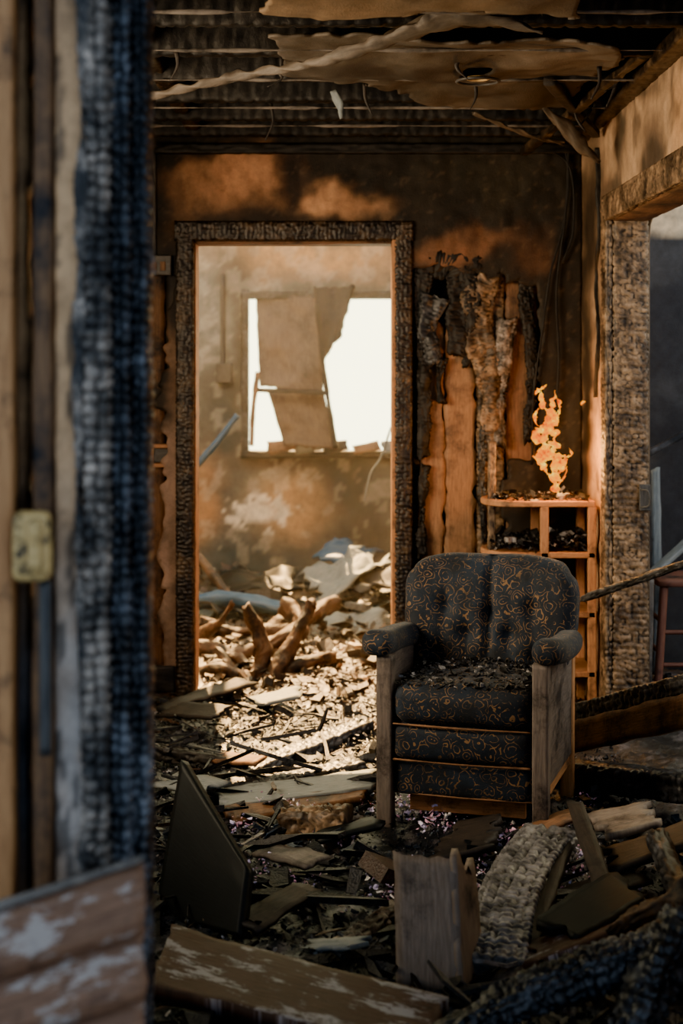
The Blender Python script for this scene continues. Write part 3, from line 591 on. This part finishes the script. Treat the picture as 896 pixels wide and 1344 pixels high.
tongue(8,[(744,612),(738,628),(730,640)],[1,7,3]); tongue(9,[(706,560),(702,546),(707,536)],[3,6,1])
# ================================================================ BEAMS AND LARGE DEBRIS
def B(name,a,b,w,h,mat='char',**k): 
    d=dict(amp=.012,cell=.03,seg=.009,nr=44,wob=.006,jag=.02); d.update(k); return tube(name,[a,b],w,h,mat,**d)
B('charred_timber',S(745,942,5.9),S(960,885,5.0),.09,.07)
g=grp('fallen_timber',(1,5.5,.2)); slab('timber_face',[S(745,950,5.85),S(930,905,5.05),S(930,950,5.05),S(745,990,5.85)],.05,'tan_b',g,jag=.02)
B('charred_timber.001',S(722,1012,5.66),S(935,1038,4.95),.09,.09,'char')
B('charred_pole',S(764,786,6.1),S(980,712,5.3),.028,.028,'char',sq=2.2,amp=.006,cell=.018)
B('charred_timber.002',S(285,1035,5.6),S(480,955,6.3),.09,.07)
B('charred_timber.003',S(205,1065,5.2),S(470,1006,5.75),.08,.05,'char')
B('charred_timber.004',S(195,985,5.9),S(330,1008,5.75),.06,.05,'charblack')
slab('pale_plank',[S(278,1036,5.35),S(488,1008,5.65),S(492,1032,5.35),S(300,1058,5.1)],.02,'sheet',jag=.02,flip=True)
slab('scorched_plank',[S(296,1058,5.1),S(480,1030,5.4),S(480,1046,5.25),S(306,1078,5.0)],.02,'tan_b',jag=.02,flip=True)
B('charred_block',S(372,1085,4.95),S(458,1082,4.9),.10,.10,'charbrown',amp=.02,cell=.025,jag=.02)
slab('black_cabinet_panel',[S(247,1000,4.50),S(334,1145,4.12),S(324,1232,4.02),S(213,1205,4.30)],.028,'blackp',jag=.0,wave=.001)
slab('painted_floor_board',[G(228,1215,.13),G(585,1308,.10),G(560,1385,.09),G(196,1290,.11)],.035,'peel',jag=.01,wave=.006,flip=True)
g=grp('broken_drawer_box',(.25,3.8,.15))
slab('front_face',[S(516,1120,3.86),S(520,1290,3.74),S(606,1310,3.70),S(598,1128,3.82)],.018,'box_w',g,jag=.012,wave=.003,flip=False)
slab('side_face',[S(598,1128,3.82),S(606,1310,3.70),S(636,1278,3.90),S(624,1134,4.0)],.015,'box_w',g,jag=.03,wave=.003,flip=False)
tube('alligator_char_log',[S(722,1100,4.6),S(690,1140,4.4),S(664,1196,4.12),S(648,1276,3.82)],.15,.07,'charlog',amp=.020,cell=.030,seg=.006,nr=68,sq=6,jag=.03,wob=.004,jit=.3,warp=.15,stretch=1.15)
slab('dark_splintered_plank',[S(752,1112,4.5),S(702,1262,3.87),S(684,1240,3.94),S(728,1108,4.58)],.02,'dark_w',jag=.02)
slab('dark_splintered_plank.001',[S(742,1050,4.65),S(792,1208,4.05),S(818,1200,4.02),S(764,1050,4.62)],.025,'dark_w',jag=.01)
slab('broken_board',[S(776,1075,4.85),S(838,1060,4.85),S(868,1085,4.65),S(800,1104,4.6)],.02,'grey_w',jag=.03)
slab('broken_board.001',[S(690,1250,3.90),S(838,1190,4.05),S(850,1215,3.90),S(700,1275,3.75)],.02,'peel',jag=.03)
slab('broken_board.002',[S(600,1085,4.9),S(662,1075,4.85),S(640,1120,4.6),S(570,1135,4.6)],.02,'dark_w',jag=.03)
slab('broken_board.003',[S(800,1120,4.5),S(905,1085,4.6),S(915,1110,4.4),S(810,1150,4.35)],.02,'dark_w',jag=.03)
slab('broken_board.004',[S(636,1268,3.85),S(680,1235,3.95),S(715,1275,3.8),S(660,1310,3.7)],.02,'grey_w',jag=.03)
slab('broken_board.005',[S(700,1215,3.95),S(800,1150,4.2),S(850,1190,4.0),S(760,1240,3.85)],.02,'blackp',jag=.03)
B('charred_stub',S(440,1250,3.95),S(520,1195,4.2),.05,.05,'charbeige',sq=2.5)
tube('charred_branch',[S(530,1385,3.3),S(660,1320,3.3),S(780,1272,3.35),S(940,1222,3.4)],.085,.08,'char',amp=.014,cell=.022,seg=.006,nr=52,sq=2.6,wob=.03,taper=(.6,1.3))
tube('charred_branch.001',[S(800,1225,3.6),S(850,1195,3.55),S(930,1165,3.5)],.07,.06,'bark',sq=2.4,wob=.04,amp=.006,seg=.007,taper=(.5,1.2))
tube('charred_branch.002',[S(820,1390,3.2),S(850,1290,3.3),S(900,1205,3.4)],.10,.09,'char',amp=.016,cell=.026,seg=.006,nr=52,sq=3,wob=.03)
tube('charred_branch.003',[S(862,1100,4.4),S(885,1150,4.2),S(905,1190,4.0)],.06,.05,'char',amp=.01,cell=.025,sq=3,wob=.012)
for i,(a,b,w,mt) in enumerate([((205,960,6.4),(275,970,6.2),.14,'dark_w'),((340,945,6.6),(400,935,6.7),.10,'sheet'),((200,1040,5.4),(262,1052,5.2),.12,'sheet'),((335,1160,4.6),(395,1175,4.4),.10,'grey_w'),((700,1110,4.8),(770,1080,4.9),.07,'tan_b'),((830,1130,4.5),(880,1090,4.7),.08,'grey_w'),((760,1180,4.2),(850,1160,4.3),.10,'dark_w'),((340,1240,4.0),(420,1200,4.2),.09,'dark_w'),((400,1270,3.85),(470,1280,3.8),.05,'sheet'),((220,950,6.5),(330,925,6.9),.08,'dark_w'),((420,1120,4.75),(500,1105,4.8),.07,'blackp'),((270,1010,5.8),(330,1030,5.6),.08,'tan_b')]):
    p=S(*a); q=S(*b); gz=float(ground([p.x],[p.y])[0])+.045; p.z=gz; q.z=gz+.03
    d=(q-p).normalized(); s=Vector((-d.y,d.x,.15)).normalized()*w
    slab('loose_board' if not i else 'loose_board.%03d'%i,[p,q,q+s,p+s],.012,mt,jag=.03,wave=.012)
tube('bent_splinter',[S(400,985,6.2),S(420,955,6.2),S(430,928,6.2)],.02,.02,'charblack',sq=2,wob=.008,up=(0,1,0),taper=(1.4,.3)); tube('bent_splinter.001',[S(330,1000,6.0),S(380,985,6.1),S(425,960,6.2)],.03,.02,'char',sq=2,wob=.008)
g=grp('log_pile',(-.4,7.9,0))
for i,(pts,r) in enumerate([([(322,905,7.5),(345,860,7.6),(322,795,7.6)],.07),([(345,905,7.5),(380,850,7.6),(405,800,7.7),(410,790,7.7)],.08),([(265,900,7.8),(300,870,7.9),(350,850,8.0),(420,802,8.2)],.09),([(345,835,8.3),(400,812,8.4),(440,790,8.6)],.11),
    ([(258,850,8.0),(300,862,7.9),(330,880,7.7)],.08),([(258,890,7.6),(290,880,7.5),(330,900,7.4)],.09),([(372,795,8.3),(390,810,8.2),(400,835,8.0)],.09),([(262,815,8.4),(300,830,8.4),(345,825,8.4)],.08),([(290,905,7.5),(300,880,7.6),(285,850,7.7)],.05),([(262,835,8.1),(290,815,8.0),(305,790,8.0)],.05),([(350,900,7.5),(400,870,7.6),(440,862,7.7)],.05)]):
    tube('log_%d'%i,[S(*p) for p in pts],r,r,'bark',g,sq=2,wob=.035,seg=.012,nr=28,taper=(1.1,.6),jag=.02,amp=.006,cell=.03)
tube('rolled_blue_tarp',[S(235,795,9.0),S(300,786,9.0),S(372,800,8.9)],.12,.09,'blue',sq=2,wob=.02,seg=.02)
for i,(c,mt) in enumerate([([(395,760,9.6),(470,725,9.9),(512,745,9.5),(430,790,9.0)],'sheet'),([(410,735,10.0),(440,708,10.2),(500,722,10.2),(470,748,9.9)],'blue'),([(280,752,9.9),(380,748,9.9),(395,775,9.4),(290,785,9.4)],'blackp'),([(400,820,8.8),(500,800,9.0),(515,835,8.6),(420,842,8.4)],'sheet'),([(450,760,9.5),(520,740,9.6),(530,768,9.2),(470,785,9.1)],'dark_w')]):
    slab('crumpled_sheet' if not i else 'crumpled_sheet.%03d'%i,[S(*p) for p in c],.012,mt,jag=.05,wave=.08,res=.03)
tube('leaning_pole_far',[S(258,728,9.2),S(300,782,9.0)],.05,.05,'bark',sq=2,wob=.01)
# side room: stool and boards
g=grp('red_stool',(1.50,6.9,0))
X0,X1,Y0,Y1=1.37,1.70,6.75,7.05
rbox('seat',((X0+X1)/2,(Y0+Y1)/2,.55),(.36,.34,.035),.012,'redw',g,n=6,wr=.001,local=False)
for i,(x,y) in enumerate(((X0,Y0),(X1,Y0),(X0,Y1),(X1,Y1))):
    cx,cy=(X0+X1)/2,(Y0+Y1)/2; tube('leg_%d'%i,[(x+(x-cx)*.15,y+(y-cy)*.15,0),(x-(x-cx)*.1,y-(y-cy)*.1,.54)],.035,.035,'redw',g,up=(0,1,0),sq=3,nr=12)
for i,z in enumerate((.2,.34)): tube('rung_%d'%i,[(X0,Y0,z),(X1,Y0,z)],.02,.02,'redw',g,sq=2,nr=10); tube('rung_side_%d'%i,[(X0,Y0,z+.05),(X0,Y1,z+.05)],.02,.02,'redw',g,sq=2,nr=10)
slab('leaning_white_board',[S(854,618,7.3),S(858,880,7.0),S(870,880,7.0),S(866,612,7.3)],.015,'sheet',jag=.01)
tube('leaning_white_strut',[S(848,760,6.9),S(925,690,7.1)],.05,.02,'sheet',wob=.004); tube('leaning_white_strut.001',[S(850,900,6.6),S(853,760,6.6)],.03,.02,'grey_w',up=(0,1,0),wob=.004)
tube('leaning_dark_strut',[(1.35,7.4,1.02),(2.4,7.3,1.6)],.03,.03,'char',wob=.004)
# ================================================================ SCATTERED RUBBLE
PAL=[((.009,.010,.013),8),((.020,.023,.028),4),((.06,.06,.063),1.1),((.30,.28,.27),.32),((.09,.055,.034),.6)]
PALc=[((.005,.010,.018),8),((.011,.025,.050),5),((.05,.07,.10),1.2),((.36,.37,.41),.36),((.10,.06,.042),.5)]
PALw=[((.02,.014,.008),5),((.07,.045,.025),3),((.22,.145,.078),1.3),((.50,.38,.24),.4),((.20,.11,.045),1.0)]
nochair=lambda x,y:np.where((abs(x-.43)<.36)&(y<5.6)&(y>4.66),0,1)
clump=lambda x,y:ss(.40,.60,f2(x,y,3.5,3,44))*.85+.15
shards('rubble_foreground',2500,(-1.0,1.35),(3.3,5.0),ground,(.012,.10),PALc,1,tilt=.4,lift=.05,spread=lambda x,y:clump(x,y)*nochair(x,y))
shards('rubble_middle',2300,(-1.3,1.0),(4.9,7.0),ground,(.010,.09),PAL,2,tilt=.3,spread=lambda x,y:nochair(x,y)*clump(x,y),lift=.03)
shards('rubble_fine',32000,(-1.1,1.05),(3.4,7.0),ground,(.003,.016),PALc+[((.50,.48,.50),.9)],3,tilt=.6,lift=.025,kinds=(.3,.3,.4))
shards('rubble_splinters',560,(-1.1,.90),(3.5,6.9),ground,(.06,.30),PAL+[((.12,.08,.05),1)],33,tilt=.22,lift=.07,kinds=(0,1,0),pw=1.4,spread=nochair,wid=.6)
shards('glint_flecks',8000,(-.35,.85),(4.2,5.3),lambda x,y:ground(x,y)+.006,(.004,.018),[((.95,.55,.78),1),((.65,.6,.95),1),((.9,.85,.87),.5)],34,mat='glint',tilt=.6,lift=.045,spread=lambda x,y:ss(.47,.60,f2(x,y,6,3,77)))  # pink and lilac flecks: floor glints and a lit patch put into colour
shards('rubble_doorway',1500,(-.66,.25),(6.9,8.8),ground,(.010,.08),PALw,4,tilt=.35,lift=.03)
shards('rubble_doorway_fine',10000,(-1.0,.6),(6.2,9.0),ground,(.003,.022),PALw,40,tilt=.5,lift=.02,spread=lambda x,y:1-(abs(y-7.2)<.15)*(abs(x+.2)>.45))
shards('rubble_far_room',900,(-1.6,1.1),(8.8,10.35),ground,(.02,.20),[((.02,.04,.05),3),((.06,.07,.08),3),((.18,.19,.19),1),((.12,.075,.04),1)],6,tilt=.3,lift=.10)
shards('rubble_side_room',1200,(1.38,2.6),(4.8,7.35),ground,(.012,.12),PAL+[((.4,.38,.34),1.0)],8,tilt=.4,lift=.06)
mk('smoke_haze',[(x,y,z) for x in (-1.7,1.25) for y in (7.35,10.5) for z in (.02,2.45)],[(0,1,3,2),(4,6,7,5),(0,4,5,1),(2,3,7,6),(0,2,6,4),(1,5,7,3)],'haze',smooth=False)

# ================================================================ LIGHT
sc=bpy.context.scene
w=bpy.data.worlds.new('sky'); sc.world=w; w.use_nodes=True; nt=w.node_tree; bg=nt.nodes['Background']
tc=nt.nodes.new('ShaderNodeTexCoord'); sx=nt.nodes.new('ShaderNodeSeparateXYZ'); nt.links.new(tc.outputs['Generated'],sx.inputs[0])
mr=nt.nodes.new('ShaderNodeMapRange'); mr.inputs['From Min'].default_value=-1; mr.inputs['From Max'].default_value=1; nt.links.new(sx.outputs['Y'],mr.inputs[0])
cr=ramp(nt,mr.outputs[0],[(0,(.105,.14,.185)),(.45,(.14,.165,.195)),(.75,(.7,.60,.36)),(1,(1.0,.95,.60))])
nt.links.new(cr,bg.inputs[0]); bg.inputs[1].default_value=5.0
def sun(name,d,e,c,ang=.5):
    l=bpy.data.lights.new(name,'SUN'); l.energy=e; l.color=c; l.angle=math.radians(ang); o=bpy.data.objects.new(name,l); COL.objects.link(o)
    o.rotation_euler=Vector(d).to_track_quat('-Z','Y').to_euler(); return o
sun('sun',(.10,-.62,-.72),30,(1,.60,.22))
def area(name,loc,to,size,e,c,sy=None,spread=180):
    l=bpy.data.lights.new(name,'AREA'); l.energy=e; l.color=c; l.size=size; l.spread=math.radians(spread)
    if sy: l.shape='RECTANGLE'; l.size_y=sy
    o=bpy.data.objects.new(name,l); COL.objects.link(o); o.location=loc; o.rotation_euler=(Vector(to)-Vector(loc)).to_track_quat('-Z','Y').to_euler()
area('fill_left',(-1.9,4.4,1.9),(1.0,6.4,1.6),1.8,66,(1,.76,.47),1.2,110)  # added warm fill outside the left opening, for right wall and chair
area('fill_far_room',(-1.3,8.2,2.9),(.3,9.6,.9),1.0,75,(1,.76,.45))  # added fill lamp, brightens the far wall and right door reveal
area('fill_side_room',(3.6,5.5,2.0),(1.2,6.6,.8),1.5,34,(1,.90,.74))  # added fill lamp, warm light out of the side room doorway
l=bpy.data.lights.new('flame_glow','POINT'); l.energy=12; l.color=(1,.45,.10); l.shadow_soft_size=.08; o=bpy.data.objects.new('flame_glow',l); o.location=(.9,6.6,1.12); COL.objects.link(o)
# ================================================================ CAMERA
cam=bpy.data.cameras.new('camera'); co=bpy.data.objects.new('camera',cam); COL.objects.link(co); sc.camera=co
co.location=(0,0,H); co.rotation_euler=(math.pi/2,0,0); cam.sensor_width=36; cam.sensor_height=36; cam.sensor_fit='AUTO'
cam.lens=36*F/1344; cam.shift_y=-(672-CY)/1344
cam.dof.use_dof=True; cam.dof.focus_distance=5.1; cam.dof.aperture_fstop=2.8
sc.view_settings.view_transform='AgX'
try: sc.view_settings.look='AgX - Punchy'
except Exception: pass
sc.view_settings.exposure=1.4
sc.view_settings.gamma=.80
